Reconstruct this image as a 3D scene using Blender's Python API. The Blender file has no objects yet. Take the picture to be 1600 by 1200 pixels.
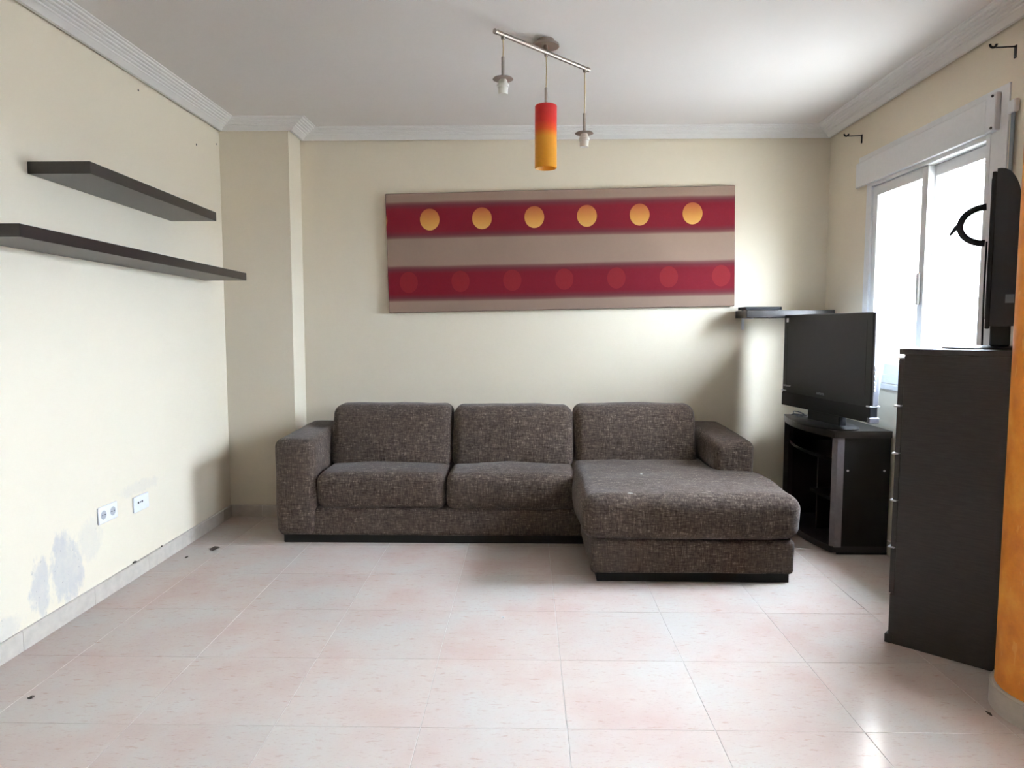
import bpy, math, random
from mathutils import Vector, Matrix, noise
random.seed(4)
PI = math.pi
S = bpy.context.scene
COL = S.collection

# ------------------------------------------------------------------ camera
H_EYE = 1.23
cam_d = bpy.data.cameras.new('camera')
cam = bpy.data.objects.new('camera', cam_d)
COL.objects.link(cam)
cam_d.sensor_fit = 'HORIZONTAL'
cam_d.sensor_width = 36.0
cam_d.lens = 36.0 * 1110.0 / 1600.0
cam_d.clip_start = 0.05
cam_d.clip_end = 500
cam.location = (0, 0, H_EYE)
cam.rotation_euler = (math.radians(90 - 4.584), 0, math.radians(1.132))
S.camera = cam

# ------------------------------------------------------------------ sky, exposure
world = bpy.data.worlds.new('sky')
S.world = world
world.use_nodes = True
wn = world.node_tree
bg = wn.nodes['Background']
bg.inputs['Color'].default_value = (0.71, 0.835, 1.0, 1)
# overcast sky: three times as bright overhead as at the horizon
SKY = 150.0
g_ = wn.nodes.new('ShaderNodeTexCoord')
sp_ = wn.nodes.new('ShaderNodeSeparateXYZ')
mr_ = wn.nodes.new('ShaderNodeMapRange')
mr_.inputs['To Min'].default_value = SKY / 3
mr_.inputs['To Max'].default_value = SKY
wn.links.new(g_.outputs['Generated'], sp_.inputs[0])
wn.links.new(sp_.outputs['Z'], mr_.inputs['Value'])
wn.links.new(mr_.outputs[0], bg.inputs['Strength'])
S.view_settings.view_transform = 'Standard'
S.view_settings.look = 'None'
S.view_settings.gamma = 1
S.view_settings.use_curve_mapping = False
S.view_settings.exposure = 0.25

# ------------------------------------------------------------------ room measures
LX, RX, BY, CZ = -1.92, 1.97, 4.745, 2.50       # left wall, window wall, back wall, ceiling
PX, PY = -1.485, 4.51                           # corner pillar
RY = -2.6                                       # wall behind the viewer
T = 0.452                                       # floor tile


# ------------------------------------------------------------------ materials
def mat(name):
    m = bpy.data.materials.new(name)
    m.use_nodes = True
    nt = m.node_tree
    return m, nt, nt.nodes['Principled BSDF']


def N(nt, t, **kw):
    n = nt.nodes.new(t)
    for k, v in kw.items():
        if k in n.inputs:
            n.inputs[k].default_value = v
        else:
            setattr(n, k, v)
    return n


def L(nt, a, b):
    nt.links.new(a, b)


def M(nt, op, a, b=None, c=None):
    n = nt.nodes.new('ShaderNodeMath')
    n.operation = op
    for i, v in enumerate((a, b, c)):
        if v is None:
            continue
        if isinstance(v, (int, float)):
            n.inputs[i].default_value = v
        else:
            L(nt, v, n.inputs[i])
    return n.outputs[0]


def mix(nt, fac, a, b):
    n = nt.nodes.new('ShaderNodeMix')
    n.data_type = 'RGBA'
    for sock, v in ((n.inputs['Factor'], fac), (n.inputs['A'], a), (n.inputs['B'], b)):
        if isinstance(v, (int, float)):
            sock.default_value = v
        elif isinstance(v, tuple):
            sock.default_value = v if len(v) == 4 else v + (1,)
        else:
            L(nt, v, sock)
    return n.outputs['Result']


def ramp(nt, fac, stops, interp='LINEAR'):
    n = nt.nodes.new('ShaderNodeValToRGB')
    n.color_ramp.interpolation = interp
    el = n.color_ramp.elements
    while len(el) < len(stops):
        el.new(0.5)
    for e, (p, c) in zip(el, stops):
        e.position = p
        e.color = c if len(c) == 4 else tuple(c) + (1,)
    L(nt, fac, n.inputs['Fac'])
    return n.outputs['Color']


def noise_tex(nt, co, scale, detail=3, rough=0.5, vec_scale=None):
    if vec_scale:
        mp = nt.nodes.new('ShaderNodeMapping')
        mp.inputs['Scale'].default_value = vec_scale
        L(nt, co, mp.inputs['Vector'])
        co = mp.outputs['Vector']
    n = nt.nodes.new('ShaderNodeTexNoise')
    n.inputs['Scale'].default_value = scale
    n.inputs['Detail'].default_value = detail
    n.inputs['Roughness'].default_value = rough
    L(nt, co, n.inputs['Vector'])
    return n.outputs['Fac']


def bump(nt, b, h, strength, dist=0.002):
    n = nt.nodes.new('ShaderNodeBump')
    n.inputs['Strength'].default_value = strength
    n.inputs['Distance'].default_value = dist
    L(nt, h, n.inputs['Height'])
    L(nt, n.outputs['Normal'], b.inputs['Normal'])


def plain(name, col, rough=0.5, metal=0.0, var=0.0, scale=40, spec=0.5):
    m, nt, b = mat(name)
    b.inputs['Roughness'].default_value = rough
    b.inputs['Metallic'].default_value = metal
    b.inputs['Specular IOR Level'].default_value = spec
    co = N(nt, 'ShaderNodeTexCoord').outputs['Object']
    f = noise_tex(nt, co, scale, 3)
    lo = tuple(c * (1 - var) for c in col)
    hi = tuple(min(1, c * (1 + var)) for c in col)
    L(nt, ramp(nt, f, [(0.3, lo), (0.7, hi)]), b.inputs['Base Color'])
    return m


def world_pos(nt):
    return N(nt, 'ShaderNodeNewGeometry').outputs['Position']


def paint(name, col, dirt=None, stain=False):
    m, nt, b = mat(name)
    b.inputs['Roughness'].default_value = 0.75
    b.inputs['Specular IOR Level'].default_value = 0.25
    pos = world_pos(nt)
    big = noise_tex(nt, pos, 1.3, 3)
    c = ramp(nt, big, [(0.3, tuple(x * 0.97 for x in col)), (0.7, col)])
    if stain:
        sx = N(nt, 'ShaderNodeSeparateXYZ')
        L(nt, pos, sx.inputs[0])
        y, z = sx.outputs['Y'], sx.outputs['Z']
        w = noise_tex(nt, pos, 9, 6, 0.72, (1, 1.3, 0.75))
        w2 = noise_tex(nt, pos, 20, 4, 0.6)

        def blob(y0, z0, ry, rz, amp):
            dy = M(nt, 'DIVIDE', M(nt, 'SUBTRACT', y, y0), ry)
            dz = M(nt, 'DIVIDE', M(nt, 'SUBTRACT', z, z0), rz)
            d = M(nt, 'ADD', M(nt, 'MULTIPLY', dy, dy), M(nt, 'MULTIPLY', dz, dz))
            d = M(nt, 'ADD', d, M(nt, 'MULTIPLY', M(nt, 'SUBTRACT', w, 0.5), 4.2))
            d = M(nt, 'SUBTRACT', 1.0, d)
            d = M(nt, 'MULTIPLY', d, 1.6)
            n = N(nt, 'ShaderNodeClamp')
            L(nt, d, n.inputs['Value'])
            return M(nt, 'MULTIPLY', n.outputs[0], amp)
        s = blob(2.86, 0.22, 0.12, 0.17, 0.75)
        s = M(nt, 'MAXIMUM', s, blob(2.70, 0.20, 0.07, 0.13, 0.7))
        s = M(nt, 'MAXIMUM', s, blob(3.02, 0.29, 0.10, 0.10, 0.3))
        s = M(nt, 'MAXIMUM', s, blob(3.45, 0.44, 0.22, 0.035, 0.22))
        s = M(nt, 'MAXIMUM', s, blob(2.45, 0.12, 0.16, 0.05, 0.4))
        s = M(nt, 'MULTIPLY', s, M(nt, 'ADD', M(nt, 'MULTIPLY', w2, 0.9), 0.4))
        c = mix(nt, s, c, (0.50, 0.485, 0.49))
        # flaked chips in the damp patch
        k = noise_tex(nt, pos, 60, 2, 0.5)
        kk = M(nt, 'GREATER_THAN', k, 0.70)
        c = mix(nt, M(nt, 'MULTIPLY', kk, M(nt, 'MULTIPLY', s, 0.8)), c, (0.20, 0.19, 0.19))
    L(nt, c, b.inputs['Base Color'])
    bump(nt, b, noise_tex(nt, pos, 45, 4, 0.6), 0.12, 0.003)
    return m


WALL = (0.795, 0.712, 0.565)
m_wall = paint('cream_wall_paint', WALL)
m_wall_stain = paint('cream_wall_paint_with_damp', WALL, stain=True)
m_ceil = paint('white_ceiling_paint', (0.84, 0.805, 0.77))
m_plaster = plain('white_plaster_moulding', (0.90, 0.885, 0.86), 0.6, var=0.0)
m_white = plain('white_lacquered_aluminium', (0.80, 0.80, 0.80), 0.35, var=0.02)
m_white2 = plain('white_plastic', (0.82, 0.82, 0.84), 0.4, var=0.02)
m_socket_in = plain('grey_plastic_socket_well', (0.42, 0.42, 0.44), 0.5, var=0.05)
m_hole = plain('black_hole', (0.02, 0.02, 0.02), 0.7)
m_grout = plain('pale_grout', (0.66, 0.62, 0.57), 0.9, var=0.12, scale=14)
m_marble = plain('pale_stone_sill', (0.70, 0.69, 0.67), 0.3, var=0.06, scale=15)
m_ground = plain('pale_outdoor_paving', (0.37, 0.345, 0.31), 0.9, var=0.1, scale=2)
m_skirt = plain('cream_skirting_tile', (0.57, 0.51, 0.44), 0.3, var=0.08, scale=22)

# orange sponge-painted plaster
m_orange, nt, b = mat('orange_sponged_plaster')
pos = world_pos(nt)
c = ramp(nt, noise_tex(nt, pos, 7, 5, 0.65), [(0.30, (0.50, 0.13, 0.008)), (0.52, (0.66, 0.215, 0.014)), (0.72, (0.76, 0.32, 0.035))])
st = noise_tex(nt, pos, 26, 3, 0.5, (1, 1, 0.35))
c = mix(nt, M(nt, 'MULTIPLY', M(nt, 'GREATER_THAN', st, 0.68), 0.35), c, (0.80, 0.42, 0.10))
L(nt, c, b.inputs['Base Color'])
b.inputs['Roughness'].default_value = 0.6
bump(nt, b, noise_tex(nt, pos, 18, 5, 0.6), 0.35, 0.004)

# glazed floor tile, pink-cream with fine streaks
m_tile, nt, b = mat('pink_cream_glazed_tile')
pos = world_pos(nt)
oi = N(nt, 'ShaderNodeObjectInfo')
cl = noise_tex(nt, pos, 2.6, 4, 0.6)
c = ramp(nt, cl, [(0.36, (0.63, 0.575, 0.52)), (0.50, (0.64, 0.54, 0.48)), (0.66, (0.62, 0.48, 0.42))])
sp = noise_tex(nt, pos, 34, 4, 0.65, (0.55, 1.6, 1))
c = mix(nt, ramp(nt, sp, [(0.58, (0, 0, 0)), (0.70, (0.55, 0.55, 0.55))]), c, (0.50, 0.32, 0.25))
fine = noise_tex(nt, pos, 160, 2, 0.5, (0.4, 1.3, 1))
c = mix(nt, ramp(nt, fine, [(0.60, (0, 0, 0)), (0.72, (0.45, 0.45, 0.45))]), c, (0.50, 0.36, 0.30))
tv = M(nt, 'ADD', M(nt, 'MULTIPLY', oi.outputs['Random'], 0.06), 0.95)
hv = N(nt, 'ShaderNodeHueSaturation')
L(nt, c, hv.inputs['Color'])
L(nt, tv, hv.inputs['Value'])
L(nt, hv.outputs['Color'], b.inputs['Base Color'])
dust = noise_tex(nt, pos, 3.1, 5, 0.65)
L(nt, M(nt, 'ADD', M(nt, 'MULTIPLY', dust, 0.20), 0.05), b.inputs['Roughness'])
b.inputs['Specular IOR Level'].default_value = 0.5

# tweed upholstery
m_tweed, nt, b = mat('brown_grey_tweed')
co = N(nt, 'ShaderNodeTexCoord').outputs['Object']
a1 = noise_tex(nt, co, 70, 3, 0.7, (0.35, 1, 2.2))
a2 = noise_tex(nt, co, 70, 3, 0.7, (2.2, 1, 0.35))
a3 = noise_tex(nt, co, 5, 3, 0.6)
f = M(nt, 'ADD', M(nt, 'MULTIPLY', a1, 0.5), M(nt, 'MULTIPLY', a2, 0.5))
c = ramp(nt, f, [(0.34, (0.012, 0.008, 0.007)), (0.46, (0.056, 0.041, 0.033)), (0.56, (0.098, 0.075, 0.061)), (0.68, (0.29, 0.24, 0.195))])
sp = noise_tex(nt, co, 90, 2, 0.6)
c = mix(nt, ramp(nt, sp, [(0.30, (0.75, 0.75, 0.75)), (0.38, (0, 0, 0))]), c, (0.012, 0.009, 0.009))
c = mix(nt, M(nt, 'MULTIPLY', a3, 0.30), c, (0.075, 0.042, 0.026))
L(nt, c, b.inputs['Base Color'])
b.inputs['Roughness'].default_value = 0.95
b.inputs['Specular IOR Level'].default_value = 0.15
b.inputs['Sheen Weight'].default_value = 0.12
b.inputs['Sheen Roughness'].default_value = 0.45
b.inputs['Sheen Tint'].default_value = (0.9, 0.87, 0.85, 1)
bump(nt, b, f, 0.6, 0.004)


def wenge(name, col, rough, spec=0.3):
    m, nt, b = mat(name)
    co = N(nt, 'ShaderNodeTexCoord').outputs['Object']
    g = noise_tex(nt, co, 30, 4, 0.6, (0.5, 0.5, 6))
    L(nt, ramp(nt, g, [(0.3, tuple(x * 0.75 for x in col)), (0.7, tuple(x * 1.25 for x in col))]), b.inputs['Base Color'])
    b.inputs['Roughness'].default_value = rough
    b.inputs['Specular IOR Level'].default_value = spec
    return m


m_wenge = wenge('dark_wenge_laminate', (0.013, 0.0095, 0.0088), 0.30, 0.5)
m_chest = wenge('charcoal_brown_laminate', (0.027, 0.0215, 0.020), 0.5)
m_edge = plain('grey_edge_strip', (0.17, 0.15, 0.155), 0.4, var=0.1)
m_plinth = plain('black_plinth', (0.008, 0.0065, 0.006), 0.6, spec=0.25)
m_black = plain('black_gloss_plastic', (0.009, 0.009, 0.011), 0.3, spec=0.3)
m_blackm = plain('black_matt_plastic', (0.009, 0.009, 0.011), 0.6, spec=0.2)
m_screen = plain('dark_screen', (0.014, 0.013, 0.018), 0.38, spec=0.28)
m_silver = plain('silver_plastic', (0.52, 0.53, 0.56), 0.35, 0.3)
m_trim = plain('dull_silver_trim', (0.13, 0.13, 0.15), 0.45, 0.2)
m_grey = plain('grey_plastic_shell', (0.16, 0.18, 0.20), 0.45)
m_bluedark = plain('blue_black_shell', (0.013, 0.016, 0.022), 0.4)
m_steel = plain('brushed_nickel', (0.30, 0.25, 0.21), 0.45, 0.85)
m_nickel_d = plain('dull_nickel', (0.34, 0.29, 0.25), 0.42, 0.8)
m_cord = plain('amber_clear_cord', (0.50, 0.38, 0.20), 0.4)
m_sock = plain('white_bakelite', (0.80, 0.78, 0.72), 0.4)
m_iron = plain('dark_iron', (0.035, 0.028, 0.025), 0.5, 0.4)
m_leaf = plain('dry_dark_leaf', (0.05, 0.036, 0.028), 0.8, var=0.3, scale=120)
m_crumb = plain('white_paint_flake', (0.75, 0.74, 0.72), 0.8)
m_lint = plain('pale_lint', (0.55, 0.52, 0.47), 0.9)
m_canvas_side = plain('tan_canvas', (0.34, 0.255, 0.20), 0.85, var=0.06, scale=200)

# window glass: clear with real reflections
m_glass = bpy.data.materials.new('clear_glass')
m_glass.use_nodes = True
nt = m_glass.node_tree
nt.nodes.clear()
out = N(nt, 'ShaderNodeOutputMaterial')
tr = N(nt, 'ShaderNodeBsdfTransparent')
gl = N(nt, 'ShaderNodeBsdfGlossy')
gl.inputs['Roughness'].default_value = 0.02
fr = N(nt, 'ShaderNodeLayerWeight')
fr.inputs['Blend'].default_value = 0.5
mx = N(nt, 'ShaderNodeMixShader')
L(nt, M(nt, 'ADD', M(nt, 'MULTIPLY', M(nt, 'POWER', fr.outputs['Facing'], 5.0), 0.9), 0.035), mx.inputs[0])
L(nt, tr.outputs[0], mx.inputs[1])
L(nt, gl.outputs[0], mx.inputs[2])
L(nt, mx.outputs[0], out.inputs[0])

# lamp shade: frosted red-to-yellow glass (object coordinates run 0 .. 0.272 upward)
m_shade, nt, b = mat('red_to_yellow_frosted_glass')
sx = N(nt, 'ShaderNodeSeparateXYZ')
L(nt, N(nt, 'ShaderNodeTexCoord').outputs['Object'], sx.inputs[0])
zf = M(nt, 'DIVIDE', sx.outputs['Z'], 0.272)
c = ramp(nt, zf, [(0.0, (0.72, 0.36, 0.02)), (0.48, (0.74, 0.33, 0.02)), (0.60, (0.72, 0.10, 0.01)), (0.72, (0.66, 0.025, 0.015)), (1.0, (0.52, 0.012, 0.018))])
L(nt, c, b.inputs['Base Color'])
b.inputs['Roughness'].default_value = 0.35
tl = N(nt, 'ShaderNodeBsdfTranslucent')
L(nt, c, tl.inputs['Color'])
mx = N(nt, 'ShaderNodeMixShader')
mx.inputs[0].default_value = 0.4
L(nt, b.outputs[0], mx.inputs[1])
L(nt, tl.outputs[0], mx.inputs[2])
L(nt, mx.outputs[0], nt.nodes['Material Output'].inputs[0])

# printed fabric of the wall canvas
CW, CH = 2.275, 0.777
m_canvas, nt, b = mat('striped_fabric_print')
co = N(nt, 'ShaderNodeTexCoord').outputs['Object']
sx = N(nt, 'ShaderNodeSeparateXYZ')
L(nt, co, sx.inputs[0])
x = sx.outputs['X']
wob = M(nt, 'MULTIPLY', M(nt, 'SUBTRACT', noise_tex(nt, co, 1.6, 2), 0.5), 0.018)
z = M(nt, 'ADD', sx.outputs['Z'], wob)
fz = M(nt, 'SUBTRACT', 0.5, M(nt, 'DIVIDE', z, CH))           # 0 top .. 1 bottom
TAN, EDG, PUR, RED = (0.265, 0.185, 0.140), (0.150, 0.065, 0.056), (0.105, 0.017, 0.024), (0.140, 0.0035, 0.012)


def band(a, d):
    return [(a - 0.014, TAN), (a, EDG), (a + 0.022, PUR), (a + 0.055, RED), (d - 0.055, RED), (d - 0.022, PUR), (d, EDG), (d + 0.014, TAN)]


c = ramp(nt, fz, band(0.085, 0.372) + band(0.618, 0.898))


def spots(x0, pitch, z0, rx, rz):
    u = M(nt, 'ADD', M(nt, 'DIVIDE', M(nt, 'SUBTRACT', x, x0), pitch), 0.5)
    u = M(nt, 'MULTIPLY', M(nt, 'SUBTRACT', M(nt, 'SUBTRACT', u, M(nt, 'FLOOR', u)), 0.5), pitch)
    u = M(nt, 'DIVIDE', u, rx)
    v = M(nt, 'DIVIDE', M(nt, 'SUBTRACT', sx.outputs['Z'], z0), rz)
    d = M(nt, 'SQRT', M(nt, 'ADD', M(nt, 'MULTIPLY', u, u), M(nt, 'MULTIPLY', v, v)))
    return M(nt, 'LESS_THAN', d, 1.0), v


s1, v1 = spots(-0.85, 0.3425, 0.216, 0.064, 0.070)
g = ramp(nt, M(nt, 'ADD', M(nt, 'MULTIPLY', v1, 0.5), 0.5), [(0.0, (0.56, 0.31, 0.09)), (0.35, (0.50, 0.24, 0.055)), (0.55, (0.43, 0.175, 0.042)), (0.8, (0.38, 0.12, 0.036)), (1.0, (0.30, 0.07, 0.026))], 'LINEAR')
c = mix(nt, s1, c, g)
s2, v2 = spots(-1.0, 0.3415, -0.190, 0.060, 0.069)
rc = (0.185, 0.010, 0.015)
c = mix(nt, s2, c, rc)
wv = noise_tex(nt, co, 260, 2, 0.5, (1, 1, 3))
c = mix(nt, M(nt, 'MULTIPLY', wv, 0.22), c, (0.02, 0.01, 0.01))
L(nt, c, b.inputs['Base Color'])
b.inputs['Roughness'].default_value = 0.8
b.inputs['Specular IOR Level'].default_value = 0.2
bump(nt, b, wv, 0.25, 0.001)


# ------------------------------------------------------------------ mesh helpers
class MB:
    def __init__(s):
        s.v, s.f = [], []

    def add(s, vs, fs):
        o = len(s.v)
        s.v += [tuple(p) for p in vs]
        s.f += [tuple(i + o for i in q) for q in fs]
        return s

    def box(s, x0, x1, y0, y1, z0, z1, ch=0.0):
        if ch <= 0:
            vs = [(x, y, z) for z in (z0, z1) for y in (y0, y1) for x in (x0, x1)]
            return s.add(vs, [(0, 2, 3, 1), (4, 5, 7, 6), (0, 1, 5, 4), (2, 6, 7, 3), (0, 4, 6, 2), (1, 3, 7, 5)])
        # chamfered box: every corner becomes a small triangle
        c3 = (((x0, 1), (x1, -1)), ((y0, 1), (y1, -1)), ((z0, 1), (z1, -1)))
        idx, vs = {}, []
        for i in range(2):
            for j in range(2):
                for k in range(2):
                    X, Y, Z = c3[0][i], c3[1][j], c3[2][k]
                    for ax in range(3):
                        p = [X[0] + X[1] * ch, Y[0] + Y[1] * ch, Z[0] + Z[1] * ch]
                        p[ax] = (X, Y, Z)[ax][0]
                        idx[(i, j, k, ax)] = len(vs)
                        vs.append(tuple(p))
        fs = []
        for ax in range(3):
            o = [a for a in range(3) if a != ax]
            for e in range(2):
                q = []
                for (s0, s1) in ((0, 0), (1, 0), (1, 1), (0, 1)):
                    key = [0, 0, 0]
                    key[ax], key[o[0]], key[o[1]] = e, s0, s1
                    q.append(idx[(key[0], key[1], key[2], ax)])
                flip = (e == 0) != (ax == 1)
                fs.append(tuple(reversed(q)) if flip else tuple(q))
        cen = Vector(((x0 + x1) / 2, (y0 + y1) / 2, (z0 + z1) / 2))

        def orient(q):
            p = [Vector(vs[i]) for i in q]
            n = (p[1] - p[0]).cross(p[2] - p[0])
            m = sum(p, Vector()) / len(p)
            return tuple(q) if n.dot(m - cen) > 0 else tuple(reversed(q))
        for ax in range(3):                    # edge strips along axis ax
            o = [a for a in range(3) if a != ax]
            for s0 in range(2):
                for s1 in range(2):
                    def g(e, fa):
                        key = [0, 0, 0]
                        key[ax], key[o[0]], key[o[1]] = e, s0, s1
                        return idx[(key[0], key[1], key[2], fa)]
                    fs.append((g(0, o[0]), g(1, o[0]), g(1, o[1]), g(0, o[1])))
        for i in range(2):
            for j in range(2):
                for k in range(2):
                    fs.append((idx[(i, j, k, 0)], idx[(i, j, k, 1)], idx[(i, j, k, 2)]))
        return s.add(vs, [orient(q) for q in fs])

    def tube(s, pts, r, n=10, caps=True):
        pts = [Vector(p) for p in pts]
        rs = r if isinstance(r, (list, tuple)) else [r] * len(pts)
        o = len(s.v)
        up = None
        for i, p in enumerate(pts):
            t = (pts[min(i + 1, len(pts) - 1)] - pts[max(i - 1, 0)]).normalized()
            if up is None:
                up = Vector((0, 0, 1)) if abs(t.z) < 0.9 else Vector((1, 0, 0))
            a = t.cross(up).normalized()
            up2 = a.cross(t).normalized()
            up = up2
            for k in range(n):
                w = 2 * PI * k / n
                s.v.append(tuple(p + (a * math.cos(w) + up2 * math.sin(w)) * rs[i]))
        for i in range(len(pts) - 1):
            for k in range(n):
                k2 = (k + 1) % n
                s.f.append((o + i * n + k, o + i * n + k2, o + (i + 1) * n + k2, o + (i + 1) * n + k))
        if caps:
            s.f.append(tuple(o + k for k in reversed(range(n))))
            s.f.append(tuple(o + (len(pts) - 1) * n + k for k in range(n)))
        return s

    def lathe(s, prof, n=24, c=(0, 0, 0), sx=1.0, sy=1.0):
        o = len(s.v)
        for (r, z) in prof:
            for k in range(n):
                w = 2 * PI * k / n
                s.v.append((c[0] + sx * r * math.cos(w), c[1] + sy * r * math.sin(w), c[2] + z))
        for i in range(len(prof) - 1):
            for k in range(n):
                k2 = (k + 1) % n
                s.f.append((o + i * n + k, o + i * n + k2, o + (i + 1) * n + k2, o + (i + 1) * n + k))
        if prof[0][0] > 0:
            s.f.append(tuple(o + k for k in reversed(range(n))))
        if prof[-1][0] > 0:
            s.f.append(tuple(o + (len(prof) - 1) * n + k for k in range(n)))
        return s

    def prism(s, poly, z0, z1):
        n = len(poly)
        vs = [(x, y, z0) for x, y in poly] + [(x, y, z1) for x, y in poly]
        fs = [tuple(reversed(range(n))), tuple(range(n, 2 * n))]
        fs += [(i, (i + 1) % n, n + (i + 1) % n, n + i) for i in range(n)]
        return s.add(vs, fs)

    def extrude_x(s, poly, x0, x1):           # poly in (y, z)
        n = len(poly)
        vs = [(x0, y, z) for y, z in poly] + [(x1, y, z) for y, z in poly]
        fs = [tuple(reversed(range(n))), tuple(range(n, 2 * n))]
        fs += [(i, (i + 1) % n, n + (i + 1) % n, n + i) for i in range(n)]
        return s.add(vs, fs)

    def soft(s, x0, x1, y0, y1, z0, z1, r, bulge=(0, 0, 0), seg=14, wr=0.0, seed=0, warp=None):
        """a padded box: rounded edges, faces swollen outward, slight unevenness"""
        hx, hy, hz = (x1 - x0) / 2, (y1 - y0) / 2, (z1 - z0) / 2
        c = Vector(((x0 + x1) / 2, (y0 + y1) / 2, (z0 + z1) / 2))
        r = min(r, hx * 0.98, hy * 0.98, hz * 0.98)
        h = (hx, hy, hz)
        cache, vs, fs = {}, [], []

        def dist(n, hh):                      # more rows near the rounded edges
            out = []
            k = 4
            for i in range(k):
                out.append(-hh + r * (1 - math.cos(PI / 2 * i / k)) if False else -hh + r * i / k)
            for i in range(n + 1):
                out.append(-hh + r + (2 * hh - 2 * r) * i / n)
            for i in range(1, k + 1):
                out.append(hh - r + r * i / k)
            return out
        gx = [dist(seg, q) for q in h]

        def vert(p):
            key = (round(p[0], 5), round(p[1], 5), round(p[2], 5))
            if key in cache:
                return cache[key]
            inner = Vector([max(-(h[i] - r), min(h[i] - r, p[i])) for i in range(3)])
            d = Vector(p) - inner
            if d.length > 1e-9:
                d = d.normalized() * r
            q = inner + d
            n = [q[i] / h[i] for i in range(3)]
            for i in range(3):
                a, b2 = [j for j in range(3) if j != i]
                w = max(0, 1 - n[a] ** 2) * max(0, 1 - n[b2] ** 2)
                q[i] += bulge[i] * w * n[i]
            w = q + c
            if wr:
                w += Vector([noise.noise(Vector((w.x * 5 + seed, w.y * 5, w.z * 5 + 7 * i))) for i in range(3)]) * wr
                w += Vector([noise.noise(Vector((w.x * 14 + seed, w.y * 14, w.z * 14 + 7 * i))) for i in range(3)]) * wr * 0.35
            if warp:
                w = warp(w)
            cache[key] = len(vs)
            vs.append(tuple(w))
            return cache[key]
        for ax in range(3):
            a, b2 = [(1, 2), (2, 0), (0, 1)][ax]
            for sg in (-1, 1):
                for i in range(len(gx[a]) - 1):
                    for j in range(len(gx[b2]) - 1):
                        q = []
                        for (ii, jj) in ((i, j), (i + 1, j), (i + 1, j + 1), (i, j + 1)):
                            p = [0, 0, 0]
                            p[ax], p[a], p[b2] = sg * h[ax], gx[a][ii], gx[b2][jj]
                            q.append(vert(p))
                        fs.append(tuple(q) if sg > 0 else tuple(reversed(q)))
        return s.add(vs, fs)

    def build(s, name, m, parent=None, smooth=False, angle=None):
        me = bpy.data.meshes.new(name)
        me.from_pydata(s.v, [], s.f)
        me.materials.append(m)
        if smooth:
            me.polygons.foreach_set('use_smooth', [True] * len(me.polygons))
            if angle:
                me.set_sharp_from_angle(angle=math.radians(angle))
        me.update()
        o = bpy.data.objects.new(name, me)
        COL.objects.link(o)
        o.parent = parent
        return o


def tag(o, label=None, cat=None, group=None, kind=None):
    if label:
        o['label'] = label
    if cat:
        o['category'] = cat
    if group:
        o['group'] = group
    if kind:
        o['kind'] = kind
    return o


def thing(name, label, cat, loc=(0, 0, 0), rz=0.0, group=None):
    o = bpy.data.objects.new(name, None)
    o.empty_display_size = 0.1
    COL.objects.link(o)
    o.location = loc
    o.rotation_euler = (0, 0, rz)
    return tag(o, label, cat, group)


def struct(o, label, cat):
    return tag(o, label, cat, None, 'structure')


# ------------------------------------------------------------------ the room
WT = 0.25
struct(MB().box(LX - WT, LX, RY - WT, BY + WT, -0.1, CZ + 0.1).build('wall_left', m_wall_stain), 'cream painted wall with damp stains carrying two long shelves', 'wall')
struct(MB().box(LX, RX, BY, BY + WT, -0.1, CZ + 0.1).build('wall_back', m_wall), 'cream painted wall behind the sofa', 'wall')
struct(MB().box(LX, PX, PY, BY, -0.01, CZ + 0.05).build('wall_pillar', m_wall), 'cream square pillar in the corner beside the sofa', 'pillar')
# window wall with opening
WR = 0.35
WY0, WY1, WZ0, WZ1 = 3.115, 4.185, 0.925, 2.06
DY0, DY1, DZ0, DZ1 = 0.80, 1.80, 1.15, 1.95      # second window in this wall, on the viewer's side of the orange column
w = MB()
w.box(RX, RX + WR, RY - WT, DY0, -0.1, CZ + 0.1)
w.box(RX, RX + WR, DY0, DY1, -0.1, DZ0)
w.box(RX, RX + WR, DY0, DY1, DZ1, CZ + 0.1)
w.box(RX, RX + WR, DY1, WY0, -0.1, CZ + 0.1)
w.box(RX, RX + WR, WY1, BY + WT, -0.1, CZ + 0.1)
w.box(RX, RX + WR, WY0, WY1, -0.1, WZ0)
w.box(RX, RX + WR, WY0, WY1, WZ1, CZ + 0.1)
struct(w.build('wall_right', m_wall), 'cream painted wall holding the sliding window', 'wall')
# plain wall behind the viewer
struct(MB().box(LX, RX, RY - WT, RY, -0.1, CZ + 0.1).build('wall_rear', m_wall), 'cream painted wall facing the sofa', 'wall')
struct(MB().box(LX - WT, RX + WT, RY - WT, BY + WT, CZ, CZ + 0.2).build('ceiling', m_ceil), 'plain white painted ceiling', 'ceiling')
struct(MB().box(-60, 60, -60, 60, -0.5, -0.3).build('ground', m_ground), 'pale paved ground outside the house', 'ground')

# floor: grout bed with one object per tile
floor = struct(MB().box(LX, RX, RY - WT, BY, -0.12, -0.0012).build('floor', m_grout), 'glossy pink cream tiled floor', 'floor')
GX0, GY0 = 0.128, 2.092
g = 0.0009


def tile_mesh(x0, x1, y0, y1):
    c = 0.0008
    vs = [(x0, y0, -0.004), (x1, y0, -0.004), (x1, y1, -0.004), (x0, y1, -0.004),
          (x0, y0, -c), (x1, y0, -c), (x1, y1, -c), (x0, y1, -c),
          (x0 + c, y0 + c, 0), (x1 - c, y0 + c, 0), (x1 - c, y1 - c, 0), (x0 + c, y1 - c, 0)]
    fs = [(8, 9, 10, 11)]
    for i in range(4):
        j = (i + 1) % 4
        fs += [(i, j, 4 + j, 4 + i), (4 + i, 4 + j, 8 + j, 8 + i)]
    me = bpy.data.meshes.new('tile')
    me.from_pydata(vs, [], fs)
    me.materials.append(m_tile)
    return me


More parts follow.
